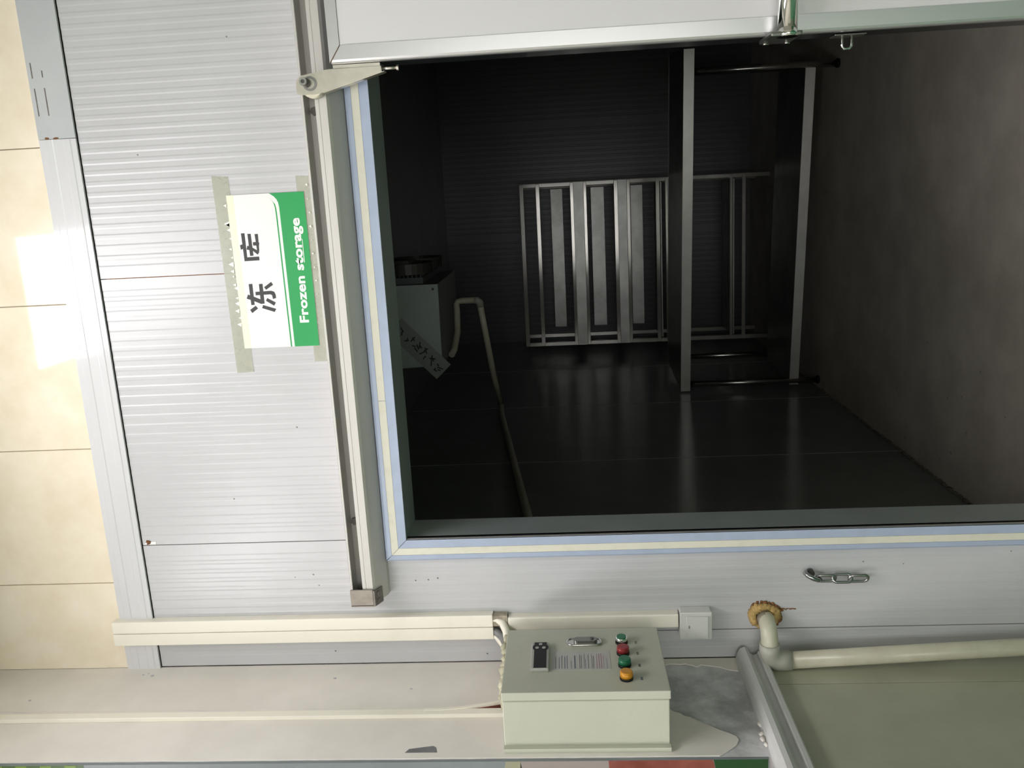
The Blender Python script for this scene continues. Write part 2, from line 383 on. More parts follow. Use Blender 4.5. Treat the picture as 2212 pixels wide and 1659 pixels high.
for k in range(4):
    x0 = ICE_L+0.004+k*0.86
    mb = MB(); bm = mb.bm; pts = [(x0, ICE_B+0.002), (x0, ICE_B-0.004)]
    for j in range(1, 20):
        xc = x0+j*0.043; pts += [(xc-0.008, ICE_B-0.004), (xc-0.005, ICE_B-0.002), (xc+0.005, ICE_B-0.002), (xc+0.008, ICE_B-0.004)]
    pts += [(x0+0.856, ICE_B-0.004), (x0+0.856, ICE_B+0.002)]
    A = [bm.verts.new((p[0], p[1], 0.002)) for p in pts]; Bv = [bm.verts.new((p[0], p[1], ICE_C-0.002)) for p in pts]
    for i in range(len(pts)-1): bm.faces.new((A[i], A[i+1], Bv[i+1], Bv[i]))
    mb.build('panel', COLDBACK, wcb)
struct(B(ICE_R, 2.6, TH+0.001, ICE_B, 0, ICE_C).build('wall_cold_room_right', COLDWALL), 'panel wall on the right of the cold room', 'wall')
# pale drips and specks dried on the cold room floor
fl = bpy.data.objects['floor_cold_room']
for k in range(16):
    rnd = random.Random(900+k)
    x = -1.20+0.5*rnd.random(); y = 1.2+1.1*rnd.random()
    MB().cyl((x, y, 0.0), (x, y, 0.0012), 0.003+0.004*rnd.random(), 7).build('dried_drip', mat('dried_drip', (0.42, 0.42, 0.40), 0.7), fl)

# ------------------------------------------------------------------ ceiling lights
def ceiling_light(x0, x1, y0, y1, label):
    c = ((x0+x1)/2, (y0+y1)/2, CZ)
    t = thing('ceiling_light', c, label, 'light', 'ceiling panel lights')
    f = MB(); e = 0.014; z0, z1 = CZ-0.016, CZ-0.0005
    f.box(x0-e, x0, y0-e, y1+e, z0, z1); f.box(x1, x1+e, y0-e, y1+e, z0, z1)
    f.box(x0, x1, y0-e, y0, z0, z1); f.box(x0, x1, y1, y1+e, z0, z1)
    f.build('frame', ALU, t, c)
    B(x0, x1, y0, y1, CZ-0.010, CZ-0.002).build('diffuser', DIFF, t, c)
    return t
ceiling_light(-0.385, -0.055, -1.60, -0.405, 'long white ceiling panel light nearest the cold room wall')
ceiling_light(-1.60, -1.20, -2.20, -1.00, 'long white ceiling panel light over the left of the room')
ceiling_light(-1.58, -1.16, -3.85, -2.65, 'long white ceiling panel light at the back left of the room')
# added glowing panes, unseen behind the camera, to brighten the cold room
w1 = struct(MB().box(-0.86, 0.86, -5.1995, -5.185, 0.24, 2.51).build('fill_window_1', FLASH), 'added frosted window with glowing panes, unseen behind the camera, for fill light', 'window')
FILL_PANE = mat('fill_light_pane', (0.8, 0.8, 0.8), 0.5, emit=((1.0, 0.985, 1.0), FILL_WINDOW_STRENGTH))
for (xa, xb) in ((-0.80, -0.02), (0.02, 0.80)):
    for (za, zb) in ((0.30, 1.355), (1.395, 2.45)):
        B(xa, xb, -5.1849, -5.180, za, zb).build('fill_pane', FILL_PANE, w1)
for (xa, xb, za, zb) in ((-0.86, -0.80, 0.24, 2.51), (0.80, 0.86, 0.24, 2.51), (-0.02, 0.02, 0.30, 2.45), (-0.80, 0.80, 0.24, 0.30), (-0.80, 0.80, 2.45, 2.51), (-0.80, -0.02, 1.355, 1.395), (0.02, 0.80, 1.355, 1.395)):
    B(xa, xb, -5.1848, -5.165, za, zb).build('fill_window_bar', FLASH, w1)

# ------------------------------------------------------------------ door frame (blue film, cream strip)
DF = (JL, -0.02, 0.0)
df = thing('door_frame', DF, 'blue filmed door frame with a cream strip round the cold room opening', 'door frame')
XI, XO, ZI, ZO = -0.694, -0.741, HEAD, HEAD+0.048   # left stile inner/outer, head inner/outer
XR = JR-0.006
def stile(xi, sgn, name='stile'):
    # profile across x: inner blue flat, cream groove, outer blue rolled edge
    s = sgn
    pr = [(xi, 0.0), (xi, -0.020), (xi-s*0.0175, -0.020), (xi-s*0.0175, -0.0185), (xi-s*0.033, -0.0185), (xi-s*0.033, -0.020), (xi-s*0.0425, -0.0195), (xi-s*0.0462, -0.0165), (xi-s*0.0475, -0.010), (xi-s*0.0475, 0.0)]
    mb = MB(); bm = mb.bm
    def top(x): return HEAD + abs(x-xi)      # mitred at 45 degrees
    A = [bm.verts.new((p[0], p[1], 0.0)) for p in pr]; Bv = [bm.verts.new((p[0], p[1], top(p[0])-0.0006)) for p in pr]
    for i in range(len(pr)): bm.faces.new((A[i], A[(i+1) % len(pr)], Bv[(i+1) % len(pr)], Bv[i]))
    o = mb.build(name, BLUE, df, DF)
    x0, x1 = xi-s*0.0180, xi-s*0.0325
    MB().prism([(x0, 0.0), (x1, 0.0), (x1, top(x1)-0.0008), (x0, top(x0)-0.0008)], 'y', -0.0200, -0.0184).build('cream_strip', CREAM, o, DF)
    return o
stile(XI, 1); stile(XR, -1)
pr = [(0.0, 0.0), (-0.020, 0.0), (-0.020, 0.0175), (-0.0185, 0.0175), (-0.0185, 0.033), (-0.020, 0.033), (-0.0195, 0.040), (-0.0165, 0.0450), (-0.010, 0.0475), (0.0, 0.0475)]
mb = MB(); bm = mb.bm
A = [bm.verts.new((XI-p[1]+0.0006, p[0], HEAD+p[1])) for p in pr]; Bv = [bm.verts.new((XR+p[1]-0.0006, p[0], HEAD+p[1])) for p in pr]
for i in range(len(pr)): bm.faces.new((A[i], A[(i+1) % len(pr)], Bv[(i+1) % len(pr)], Bv[i]))
head = mb.build('head_rail', BLUE, df, DF)
zc0, zc1 = HEAD+0.018, HEAD+0.0325
xm = -0.396
MB().prism([(XI-0.018, zc0), (XI-0.0325, zc1), (xm-0.0006, zc1), (xm-0.0006, zc0)], 'y', -0.0200, -0.0184).build('cream_strip', CREAM, head, DF)
MB().prism([(xm+0.0006, zc0), (xm+0.0006, zc1), (XR+0.0325, zc1), (XR+0.018, zc0)], 'y', -0.0200, -0.0184).build('cream_strip', CREAM, head, DF)
# reveals lining the wall thickness
B(JL+0.0002, XI, -0.0195, TH+0.004, 0.0, HEAD-0.0005).build('jamb_lining', REVEAL, df, DF)
B(XI, XI+0.0016, -0.0170, -0.0110, 0.0, HEAD-0.001).build('jamb_bead', ALU, df, DF)
B(XR, JR-0.0002, -0.0195, TH+0.004, 0.0, HEAD-0.0005).build('jamb_lining', REVEAL, df, DF)
B(XI, XR, -0.0195, TH+0.004, HEAD-0.0004, HEAD+0.0009).build('head_lining', REVEAL, df, DF)

# ------------------------------------------------------------------ sliding door track
TR = (0.0, 0.0, 1.92)
tr = thing('sliding_door_track', TR, 'aluminium sliding door track fixed above the cold room doorway', 'door track')
XE = -0.818
pf = [(0.0, 1.888), (-0.012, 1.8895), (-0.046, 1.9075), (-0.050, 1.912), (-0.050, 1.9225), (-0.0494, 1.9230), (-0.0494, 1.9260), (-0.050, 1.9265), (-0.050, 1.9335),
      (-0.0465, 1.9335), (-0.0465, 1.914), (-0.014, 1.897), (-0.012, 1.9005), (-0.012, 1.9540), (-0.0480, 1.9555), (-0.050, 1.953), (-0.0515, 1.954), (-0.0515, 1.9575), (-0.049, 1.9590), (0.0, 1.9600)]
mb = MB(); bm = mb.bm
A = [bm.verts.new((XE, p[0], p[1])) for p in pf]; Bv = [bm.verts.new((2.2, p[0], p[1])) for p in pf]
for i in range(len(pf)): bm.faces.new((A[i], A[(i+1) % len(pf)], Bv[(i+1) % len(pf)], Bv[i]))
f1 = bm.faces.new(A); f2 = bm.faces.new(Bv[::-1]); bmesh.ops.triangulate(bm, faces=[f1, f2])
rail = mb.build('rail', ALU_TRACK, tr, TR)
for x in (-0.650, 0.159, 0.95):
    MB().cyl((x, -0.012, 1.9445), (x, -0.0185, 1.9445), 0.0085, 6).build('bolt', BOLTM, tr, TR)
capo = MB()
capo.box(-0.823, -0.786, -0.0545, -0.0518, 1.9115, 1.9595, bev=0.0012)
capo.box(-0.8245, -0.8195, -0.0545, -0.004, 1.9105, 1.9595, bev=0.001)
capo = capo.build('end_cap', CAPMETAL, tr, TR)
tb = MB().prism([(-0.0545, 1.9085), (-0.0535, 1.9120), (-0.030, 1.9000), (-0.031, 1.8965)], 'x', -0.823, -0.789).build('cap_tab', BOLTM, capo, TR)
for x in (-0.799, -0.815):
    MB().cyl((x, -0.0425, 1.9035), (x, -0.0437, 1.9008), 0.0052, 14).build('screw', BOLTM, capo, TR)

# ------------------------------------------------------------------ sliding door, hung slightly crooked
DOOR_TILT = 0.1
D0 = (0.227, -0.10, 1.887)
door = bpy.data.objects.new('door_1', None); COL.objects.link(door); door.location = D0
door.rotation_euler = (0, -math.radians(DOOR_TILT), 0)
struct(door, 'white insulated sliding door with aluminium edging, slid open to the right', 'door')
# local coords: x right from the left edge, z down from the top edge, y 0 front .. 0.07 back
DW, DH, E = 1.25, 1.855, 0.030
B(E, DW-E, 0.0015, 0.068, -DH+E, -0.020).build('door_skin', DOORW, door)
lp = [(E-0.0003, 0.0), (0.006, 0.0), (0.0025, 0.0012), (0.0006, 0.0035), (0.0, 0.007), (0.0, 0.012), (E-0.0003, 0.012)]
mb = MB(); bm = mb.bm
A = [bm.verts.new((p[0], p[1], -0.0012-0.68*p[0])) for p in lp]; Bv = [bm.verts.new((p[0], p[1], -DH)) for p in lp]
for i in range(len(lp)): bm.faces.new((A[i], A[(i+1) % len(lp)], Bv[(i+1) % len(lp)], Bv[i]))
bm.faces.new(A); bm.faces.new(Bv[::-1])
mb.build('edge_strip', ALU, door)
MB().prism([(0.0014, 0.0), (DW-0.0014, 0.0), (DW-E, -0.0196), (E, -0.0196)], 'y', 0.0, 0.012).build('edge_strip', ALU, door)
MB().prism([(DW, 0.0), (DW, -DH), (DW-E, -DH), (DW-E, -0.0204)], 'y', 0.0, 0.012).build('edge_strip', ALU, door)
MB().prism([(0.0007, -0.0010), (0.0022, -0.0005), (E, -0.0192), (E, -0.0206)], 'y', 0.0011, 0.004).build('corner_joint', RUSTJ, door)
B(0.0008, DW-0.001, 0.0121, 0.070, -DH, -0.0005).build('door_side', DOORSIDE, door)
B(0.012, 0.045, 0.0701, 0.079, -DH+0.01, -0.02, bev=0.003).build('gasket', RUBBER, door)
# pull handle: chrome bar across the door face with a foot plate round the edge
hz = -0.770
h = MB().tube([(0.0, -0.032, hz), (0.10, -0.032, hz), (0.22, -0.032, hz), (0.245, -0.028, hz), (0.255, -0.015, hz), (0.257, 0.002, hz)], 0.0155, 24).build('pull_handle', CHROME, door)
MB().cyl((-0.0085, -0.032, hz), (0.0, -0.032, hz), 0.0175, 24).build('handle_collar', CHROME, h)
B(-0.0085, -0.0003, -0.045, 0.042, hz-0.022, hz+0.030, bev=0.004, seg=2).build('handle_plate', STEELDULL, h)
for dz in (-0.014, 0.022):
    MB().cyl((-0.0084, 0.026, hz+dz), (-0.0112, 0.026, hz+dz), 0.005, 12).build('screw', STEEL, h)
# staple for the hasp
st = MB().tube([(0.0, 0.045, -0.882), (-0.018, 0.045, -0.882), (-0.0225, 0.045, -0.8855), (-0.0225, 0.045, -0.8945), (-0.018, 0.045, -0.898), (0.0, 0.045, -0.898)], 0.0024, 10).build('hasp_staple', CHROME, door)
B(-0.0030, -0.0002, 0.028, 0.060, -0.918, -0.865, bev=0.001).build('staple_plate', STEELDULL, door)

# hanger bracket with roller
HB = (0.20, -0.09, 1.88)
hb = thing('door_hanger', HB, 'shiny steel hanger bracket with roller at the top corner of the sliding door', 'bracket')
poly = [(0.182, 1.953), (0.203, 1.953), (0.212, 1.944), (0.219, 1.902), (0.220, 1.891), (0.2205, 1.800), (0.211, 1.7995), (0.182, 1.908), (0.180, 1.924), (0.1795, 1.940)]
mb = MB(); bm = mb.bm
vs = [bm.verts.new((p[0], -0.0905, p[1])) for p in poly]; vb = [bm.verts.new((p[0], -0.0865, p[1])) for p in poly]
n = len(poly); fa = bm.faces.new(vs); fb = bm.faces.new(vb[::-1])
for i in range(n): bm.faces.new((vs[i], vb[i], vb[(i+1) % n], vs[(i+1) % n]))
es = [e for e in fa.edges]
bmesh.ops.bevel(bm, geom=es, offset=0.0012, segments=2, affect='EDGES')
mb.build('bracket_plate', BRACKET, hb, HB)
MB().prism([(0.211, 1.797), (0.2125, 1.795), (0.1835, 1.9065), (0.1815, 1.9065)], 'y', -0.0866, -0.066).build('bracket_flange', BRACKET, hb, HB)
B(0.2208, 0.2262, -0.0885, -0.050, 1.802, 1.885).build('mounting_leg', BRACKET, hb, HB)
MB().ring((0.198, -0.0906, 1.928), (0, -1, 0), 0.0085, 0.0125, 0.0012).build('slot_boss', STEELDULL, hb, HB)
b1 = MB().cyl((0.199, -0.0906, 1.933), (0.2005, -0.106, 1.9355), 0.0072, 20).build('adjusting_bolt', BOLTM, hb, HB)
MB().ring((0.2005, -0.1061, 1.9355), (0, -1, 0), 0.0034, 0.0068, 0.0016, 20).build('bolt_rim', STEEL, b1, HB)
MB().cyl((0.2005, -0.1060, 1.9355), (0.2005, -0.1066, 1.9355), 0.0034, 6).build('hex_socket', DARKMETAL, b1, HB)
MB().cyl((0.193, -0.058, 1.927), (0.193, -0.0862, 1.927), 0.0185, 32).build('roller', NYLON, hb, HB)
sc = MB(); sc.cyl((0.2165, -0.083, 1.800), (0.2165, -0.083, 1.774), 0.0027, 10); sc.cyl((0.2165, -0.083, 1.774), (0.2165, -0.083, 1.7705), 0.0048, 6)
sc.build('stop_screw', BRACKET, hb, HB)

# ------------------------------------------------------------------ sign
SG = (-0.133, 0.0, 2.061)
sg = thing('frozen_storage_sign', SG, 'white and green frozen storage sign taped above the doorway', 'sign')
sx0, sx1, sz0, sz1 = -0.2825, 0.016, 1.9855, 2.1370
B(sx0, sx1, -0.0016, -0.0006, sz0, sz1).build('sign_board', SIGNW, sg, SG)
MB().box(sx0, sx1, -0.00175, -0.0016, sz1-0.0135, sz1).build('yellowed_edge', SIGNY, sg, SG)
green = [(sx1, 2.053), (0.010, 2.0445), (0.004, 2.0395), (-0.002, 2.0370), (-0.010, 2.0360), (-0.030, 2.0358), (sx0, 2.0350), (sx0, sz0), (sx1, sz0)]
MB().prism(green, 'y', -0.0018, -0.0015).build('green_band', SIGNG, sg, SG)
thin = [(0.0075, 2.0530), (0.0, 2.0475), (-0.006, 2.0452), (-0.014, 2.0442), (-0.027, 2.0438), (sx0, 2.0430), (sx0, 2.0403), (-0.027, 2.0412), (-0.014, 2.0417), (-0.005, 2.0432)]
MB().prism(thin, 'y', -0.0018, -0.0015).build('green_line', SIGNG, sg, SG)
dong = [[(-205.7, 2116.7), (-198.0, 2104.5), (-203.7, 2100.6), (-212.3, 2113.0)], [(-203.3, 2092.2), (-197.2, 2089.6), (-205.9, 2064.0), (-212.0, 2067.9)], [(-154.9, 2113.5), (-154.8, 2106.2), (-196.2, 2106.4), (-196.5, 2113.1)], [(-155.8, 2093.1), (-155.5, 2085.8), (-194.6, 2086.1), (-195.0, 2093.4)], [(-183.4, 2120.9), (-175.3, 2117.4), (-179.9, 2106.5), (-187.5, 2089.9), (-195.0, 2092.9), (-186.6, 2111.5)], [(-170.8, 2101.9), (-169.9, 2070.3), (-172.2, 2064.3), (-177.8, 2062.1), (-184.6, 2061.9), (-186.4, 2068.3), (-178.8, 2069.2), (-176.9, 2072.5), (-177.6, 2102.0)], [(-162.4, 2083.4), (-152.6, 2068.2), (-158.4, 2065.0), (-167.6, 2079.8)], [(-189.2, 2082.9), (-183.9, 2079.6), (-193.5, 2063.5), (-199.6, 2067.4)]]
ku = [[(-56.6, 2116.7), (-56.5, 2109.7), (-110.1, 2109.9), (-110.3, 2116.0)], [(-110.3, 2116.0), (-103.0, 2116.0), (-102.4, 2086.3), (-109.8, 2086.1)], [(-79.1, 2121.3), (-77.6, 2116.8), (-85.9, 2115.4), (-88.0, 2120.6)], [(-58.2, 2104.1), (-58.2, 2097.7), (-100.4, 2097.1), (-100.6, 2103.8)], [(-87.9, 2109.4), (-80.6, 2106.9), (-83.2, 2098.0), (-90.2, 2100.1)], [(-87.7, 2101.0), (-85.0, 2097.0), (-93.3, 2084.4), (-98.8, 2088.3)], [(-59.1, 2090.0), (-59.2, 2083.6), (-92.1, 2084.5), (-91.9, 2088.7)], [(-74.5, 2095.1), (-74.1, 2086.0), (-76.2, 2082.8), (-81.5, 2083.8), (-80.9, 2095.3)]]
for strokes in (dong, ku):
    mb = MB()
    for k, q in enumerate(strokes):
        mb.prism([(x/1000, z/1000) for x, z in q], 'y', -0.00190-0.00002*k, -0.0015)
    mb.build('chinese_character', INK, sg, SG)
fc = bpy.data.curves.new('lettering', 'FONT'); fc.body = 'Frozen storage'; fc.size = 1.0; fc.offset = 0.034; fc.resolution_u = 4; fc.space_character = 1.04
fo = bpy.data.objects.new('lettering', fc); COL.objects.link(fo)
bpy.context.view_layer.update()
tm = bpy.data.meshes.new_from_object(fo.evaluated_get(bpy.context.evaluated_depsgraph_get()))
bpy.data.objects.remove(fo, do_unlink=True)
xs = [v.co.x for v in tm.vertices]; capz = 0.0177/0.729; tw = (0.203)/(max(xs)-min(xs)); mx = min(xs)
for v in tm.vertices:
    X, Z = (v.co.x-mx)*tw, v.co.y*capz
    v.co = Vector((-0.2355+X, -0.00195, 2.0020+Z-0.012*X)) - Vector(SG)
tm.materials.clear(); tm.materials.append(SIGNW)
to = bpy.data.objects.new('lettering', tm); COL.objects.link(to); to.parent = sg
for (q) in ([(-0.332, 2.159), (0.053, 2.1615), (0.051, 2.129), (-0.331, 2.1245)], [(-0.315, 1.9985), (0.046, 1.9985), (0.044, 1.9640), (-0.315, 1.9635)]):
    MB().prism(q, 'y', -0.0005, -0.0001).build('clear_tape', TAPE, sg, SG)
rnd = random.Random(12)
for k in range(17):
    x = -0.235+0.0145*k*(0.9+0.1*rnd.random()); zz = sz1+0.0005+0.005*rnd.random()
    rr = 0.0018+0.0026*rnd.random()
    MB().prism([(x-rr, zz-rr*0.8), (x+rr*1.4, zz-rr), (x+rr*0.4, zz+rr*1.5)], 'y', -0.0019, -0.0004).build('air_bubble', BUBBLE, sg, SG)
for k in range(9):
    x = 0.028-0.026*k; zz = sz0-0.008+0.003*rnd.random(); rr = 0.0012+0.0016*rnd.random()
    MB().prism([(x-rr, zz-rr), (x+rr*1.2, zz-rr*0.6), (x+rr*0.2, zz+rr*1.3)], 'y', -0.0019, -0.0004).build('air_bubble', BUBBLE, sg, SG)
MB().prism([(-0.118, 1.9985), (-0.073, 1.9980), (-0.073, 1.9970), (-0.118, 1.9972)], 'y', -0.0022, -0.0015).build('tape_glint', SIGNW, sg, SG)

# ------------------------------------------------------------------ cable trunking, switch
def trunking(x0, x1, z0, z1, dep, label, bevel=0.0015):
    c = ((x0+x1)/2, 0.0, z0)
    t = thing('cable_trunking', c, label, 'cable trunking', 'ivory cable trunking')
    B(x0+0.0012, x1-0.0012, -dep*0.55, 0.0, z0, z1-0.0006).build('trunking_base', TRUNK, t, c)
    B(x0, x1, -dep, -dep*0.5, z0, z1, bev=bevel, seg=2).build('trunking_lid', TRUNK, t, c)
    return t
trunking(-0.8930, -0.8660, 1.672, 2.497, 0.022, 'ivory cable trunking, the strip of the pair nearer the doorway')
trunking(-0.9215, -0.8945, 1.672, 2.498, 0.022, 'ivory cable trunking, the strip of the pair nearer the plaster wall')
tk = trunking(-0.9030, -0.8725, 1.286, 1.640, 0.022, 'short ivory trunking running down to the light switch', bevel=0.003)
SW = (-0.897, 0.0, 1.219)
sw = thing('light_switch', SW, 'white square rocker switch at the lower end of the trunking', 'switch')
B(-0.9270, -0.8660, -0.022, 0.0, 1.2190, 1.2835, bev=0.002).build('back_box', SWITCHW, sw, SW)
B(-0.9275, -0.8655, -0.029, -0.0222, 1.2185, 1.2840, bev=0.0025, seg=2).build('face_plate', SWITCHW, sw, SW)
rk = MB().prism([(-0.0292, 1.2265), (-0.0345, 1.2280), (-0.0310, 1.2705), (-0.0292, 1.2715)], 'x', -0.9210, -0.8735).build('rocker', SWITCHW, sw, SW)
B(-0.8995, -0.8935, -0.0330, -0.0315, 1.2655, 1.2665).build('rocker_mark', INK, rk, SW)

# taped cable ends bending from the trunking into the box top
CW = (-0.89, -0.02, 1.645)
cw = thing('wrapped_cables', CW, 'cream and grey wrapped cables bending out of the open trunking ends', 'cable')
MB().tube([(-0.880, -0.011, 1.680), (-0.880, -0.012, 1.664), (-0.886, -0.017, 1.652), (-0.898, -0.032, 1.6435), (-0.915, -0.055, 1.6385)], 0.0085, 10).build('cream_cable', TRUNK, cw, CW)
MB().tube([(-0.908, -0.011, 1.680), (-0.908, -0.014, 1.666), (-0.914, -0.028, 1.652), (-0.924, -0.050, 1.641), (-0.930, -0.070, 1.638)], 0.0085, 10).build('grey_cable', TAPEGREY, cw, CW)
MB().tube([(-0.917, -0.010, 1.680), (-0.919, -0.016, 1.665), (-0.930, -0.030, 1.652), (-0.940, -0.055, 1.642), (-0.945, -0.080, 1.638)], 0.007, 10).build('cream_cable', TRUNK, cw, CW)
B(-0.8925, -0.8690, -0.0195, -0.001, 1.641, 1.6715).build('open_trunking_base', mat('dusty_plastic', (0.50, 0.44, 0.33), 0.7, 0, var=0.4, vscale=80), cw, CW)

# conduit on the side wall, its lid sprung loose near the box
CD = (XL, -0.189, 1.64)
cdt = thing('side_wall_conduit', CD, 'thin ivory conduit running up the plaster wall above the control box', 'conduit')
B(XL+0.0023, XL+0.011, -0.1985, -0.1795, 1.640, CZ-0.001, bev=0.001).build('conduit_base', TRUNK, cdt, CD)
mb = MB(); bm = mb.bm; pa = []
for k in range(13):
    z = 1.80-(1.80-1.637)*k/12; f = (k/12)**2
    pa.append((XL+0.012+0.004*f, -0.1800+0.024*f, z))
for p, q in zip(pa[:-1], pa[1:]):
    v = [bm.verts.new((p[0], p[1], p[2])), bm.verts.new((p[0], p[1]-0.006, p[2])), bm.verts.new((q[0], q[1]-0.006, q[2])), bm.verts.new((q[0], q[1], q[2])),
         bm.verts.new((p[0]-0.009, p[1], p[2])), bm.verts.new((p[0]-0.009, p[1]-0.006, p[2])), bm.verts.new((q[0]-0.009, q[1]-0.006, q[2])), bm.verts.new((q[0]-0.009, q[1], q[2]))]
    for f4 in ((0, 1, 2, 3), (4, 7, 6, 5), (0, 3, 7, 4), (1, 5, 6, 2)): bm.faces.new([v[i] for i in f4])
mb.build('loose_lid', TRUNK, cdt, CD)
for k, dy in enumerate((0.0, 0.005)):
    MB().tube([(XL+0.006, -0.178, 1.72-k*0.02), (XL+0.007, -0.176, 1.69), (XL+0.008, -0.171+dy, 1.64)], 0.0022, 8).build('red_wire', WIRE_R, cdt, CD)

# ------------------------------------------------------------------ control box on the side wall
CB = (XL, -0.19, 1.337)
cb = thing('control_box', CB, 'grey-green control box with buttons mounted on the plaster wall', 'control box')
XF = -0.8713
B(XL+0.0022, -0.8895, -0.294, -0.078, 1.3385, 1.6350, bev=0.0015).build('box_body', BOXG, cb, CB)
B(XL+0.0022, XL+0.0110, -0.3050, -0.070, 1.3375, 1.6360).build('back_flange', BOXG, cb, CB)
bd = B(XF-0.0165, XF, -0.2955, -0.0745, 1.3365, 1.6365, bev=0.0018, seg=2).build('box_door', BOXG, cb, CB)
B(XF-0.020, XF-0.0166, -0.2895, -0.0805, 1.343, 1.630).build('door_gasket', RUBBER, cb, CB)
# temperature controller
tcn = B(XF, XF+0.0085, -0.2310, -0.1380, 1.5515, 1.5860, bev=0.003, seg=2).build('temperature_controller', GREYP, cb, CB)
MB().prism([(-0.2290, 1.5562), (-0.1400, 1.5562), (-0.1400, 1.5798), (-0.2290, 1.5798)], 'x', XF+0.0085, XF+0.0091).build('screen', BLACKP, tcn, CB)
MB().prism([(y, z) for y, z in arc((-0.158, 1.568), 0.0153, 0, 360, 17)[:-1]], 'x', XF+0.0084, XF+0.0090).build('key_surround', BLACKP, tcn, CB)
for (y, z) in ((-0.1475, 1.568), (-0.1605, 1.5745), (-0.1605, 1.5615)):
    MB().cyl((XF+0.0090, y, z), (XF+0.0100, y, z), 0.0036, 12).build('key', GREYP, tcn, CB)
# lock handle
ov = []
for k in range(24):
    a = 2*math.pi*k/24
    ov.append((-0.1315+0.0125*math.cos(a), 1.484+0.0205*(1 if math.sin(a) > 0 else -1)+0.0125*math.sin(a)))
lk = MB().prism(ov, 'x', XF, XF+0.0035)
lk.tube([(XF+0.0035, p[0], p[1]) for p in ov], 0.0020, 8, closed=True)
lk = lk.build('lock_plate', STEEL, cb, CB)
ov2 = [(-0.1290+(y+0.1315)*0.62, 1.481+(z-1.484)*0.70) for y, z in ov]
MB().prism(ov2, 'x', XF+0.0036, XF+0.0085).build('lock_lever', STEELDULL, lk, CB)
MB().cyl((XF+0.0085, -0.129, 1.468), (XF+0.0098, -0.129, 1.468), 0.0035, 14).build('key_cylinder', DARKMETAL, lk, CB)
# push buttons and lamps
for (y, m, ch) in ((-0.131, BTN_G, True), (-0.171, BTN_R, False), (-0.2125, BTN_G, False), (-0.2555, BTN_A, False)):
    z = 1.411
    if ch:
        bb = MB().cyl((XF, y, z), (XF+0.004, y, z), 0.0120, 24).build('button_base', BLACKP, cb, CB)
        MB().cyl((XF+0.004, y, z), (XF+0.013, y, z), 0.0115, 28, 0.0105).build('button_ring', CHROME, bb, CB)
        MB().cyl((XF+0.0131, y, z), (XF+0.0142, y, z), 0.0092, 24).build('button_cap', m, bb, CB)
    else:
        bb = MB().cyl((XF, y, z), (XF+0.005, y, z), 0.0122, 24).build('button_base', BLACKP, cb, CB)
        cpm = MB(); cpm.cyl((XF+0.005, y, z), (XF+0.0145, y, z), 0.0117, 28, 0.0114); cpm.cyl((XF+0.0145, y, z), (XF+0.0160, y, z), 0.0114, 28, 0.0098)
        cpm.build('button_cap', m, bb, CB)
    for j in range(2):
        B(XF, XF+0.0003, y-0.005+0.0052*j, y-0.001+0.0052*j, 1.3815, 1.3855).build('button_caption', INKB if y < -0.25 else BOLTM, cb, CB)
# instruction sticker with rows of print
stk = B(XF, XF+0.0004, -0.2245, -0.1615, 1.4365, 1.5460).build('instruction_sticker', STICKER, cb, CB)
rows = [(700, 0.8, 10, INK), (752, .75, 16, INKB), (790, .85, 16, INKB), (835, .80, 18, INKB), (870, .85, 14, INKB), (930, .5, 10, INKB), (985, .85, 30, INKB), (1058, .9, 12, INK), (1082, .85, 10, INK),
        (1125, .95, 8, INK), (1142, .6, 10, INKB), (1185, .9, 11, INK), (1238, .9, 9, INK), (1262, .8, 10, INK), (1310, .9, 10, INKR), (1345, .95, 16, INKR), (1378, .95, 14, INKR), (1410, .8, 8, INKR), (1460, .6, 6, INKB)]
for xz, ln, wd, m in rows:
    z = 1.5440-(xz-660)/840*0.1060; h2 = wd/840*0.106/2*0.55
    ye = -0.2200+0.052*ln
    B(XF+0.0003, XF+0.0006, -0.2200, ye, z-h2, z+h2).build('print_row', m, stk, CB)
# sealing foam squeezed out along the box top
SF = (XL+0.05, -0.13, 1.637)
mb = MB(); rnd = random.Random(77)
for k in range(22):
    f = k/21
    mb.blob((-0.897-0.055*f+0.006*rnd.random(), -0.070-0.14*f, 1.6385+0.006*rnd.random()), 0.008+0.004*rnd.random(), 500+k, 1, (1, 1, 0.8), 0.35)
sf = mb.build('sealing_foam', FOAMPALE, None, SF); tag(sf, 'pale lumpy sealing foam along the top of the control box', 'foam')

# ------------------------------------------------------------------ drain pipe outside
DP = (-0.93, -0.05, 0.0)
dp = thing('drain_pipe', DP, 'cream plastic drain pipe leaving the panel wall and running down the corner', 'pipe')
pa = [(-0.892, 0.03, 1.106), (-0.892, -0.020, 1.106)]
for k in range(1, 7):
    a = math.pi/2*k/6
    pa.append((-0.892-0.032*(1-math.cos(a)), -0.020-0.030*math.sin(a), 1.107))
pa += [(-0.945, -0.050, 1.107)]
MB().tube(pa, 0.0170, 20).build('outlet_bend', PVC, dp, DP)
pe = []
for k in range(9):
    a = math.pi/2*k/8
    pe.append((-0.9420-0.0235*math.sin(a), -0.050, 1.0835+0.0235*math.cos(a)))
pe = [(-0.926, -0.050, 1.107)] + pe + [(-0.9650, -0.050, 1.0640)]
MB().tube(pe, 0.0200, 22).build('elbow', PVCG, dp, DP)
MB().tube([(-0.9655, -0.050, 1.075), (-0.9480, -0.050, 0.70), (-0.9180, -0.050, 0.002)], 0.0172, 22).build('down_pipe', PVC, dp, DP)
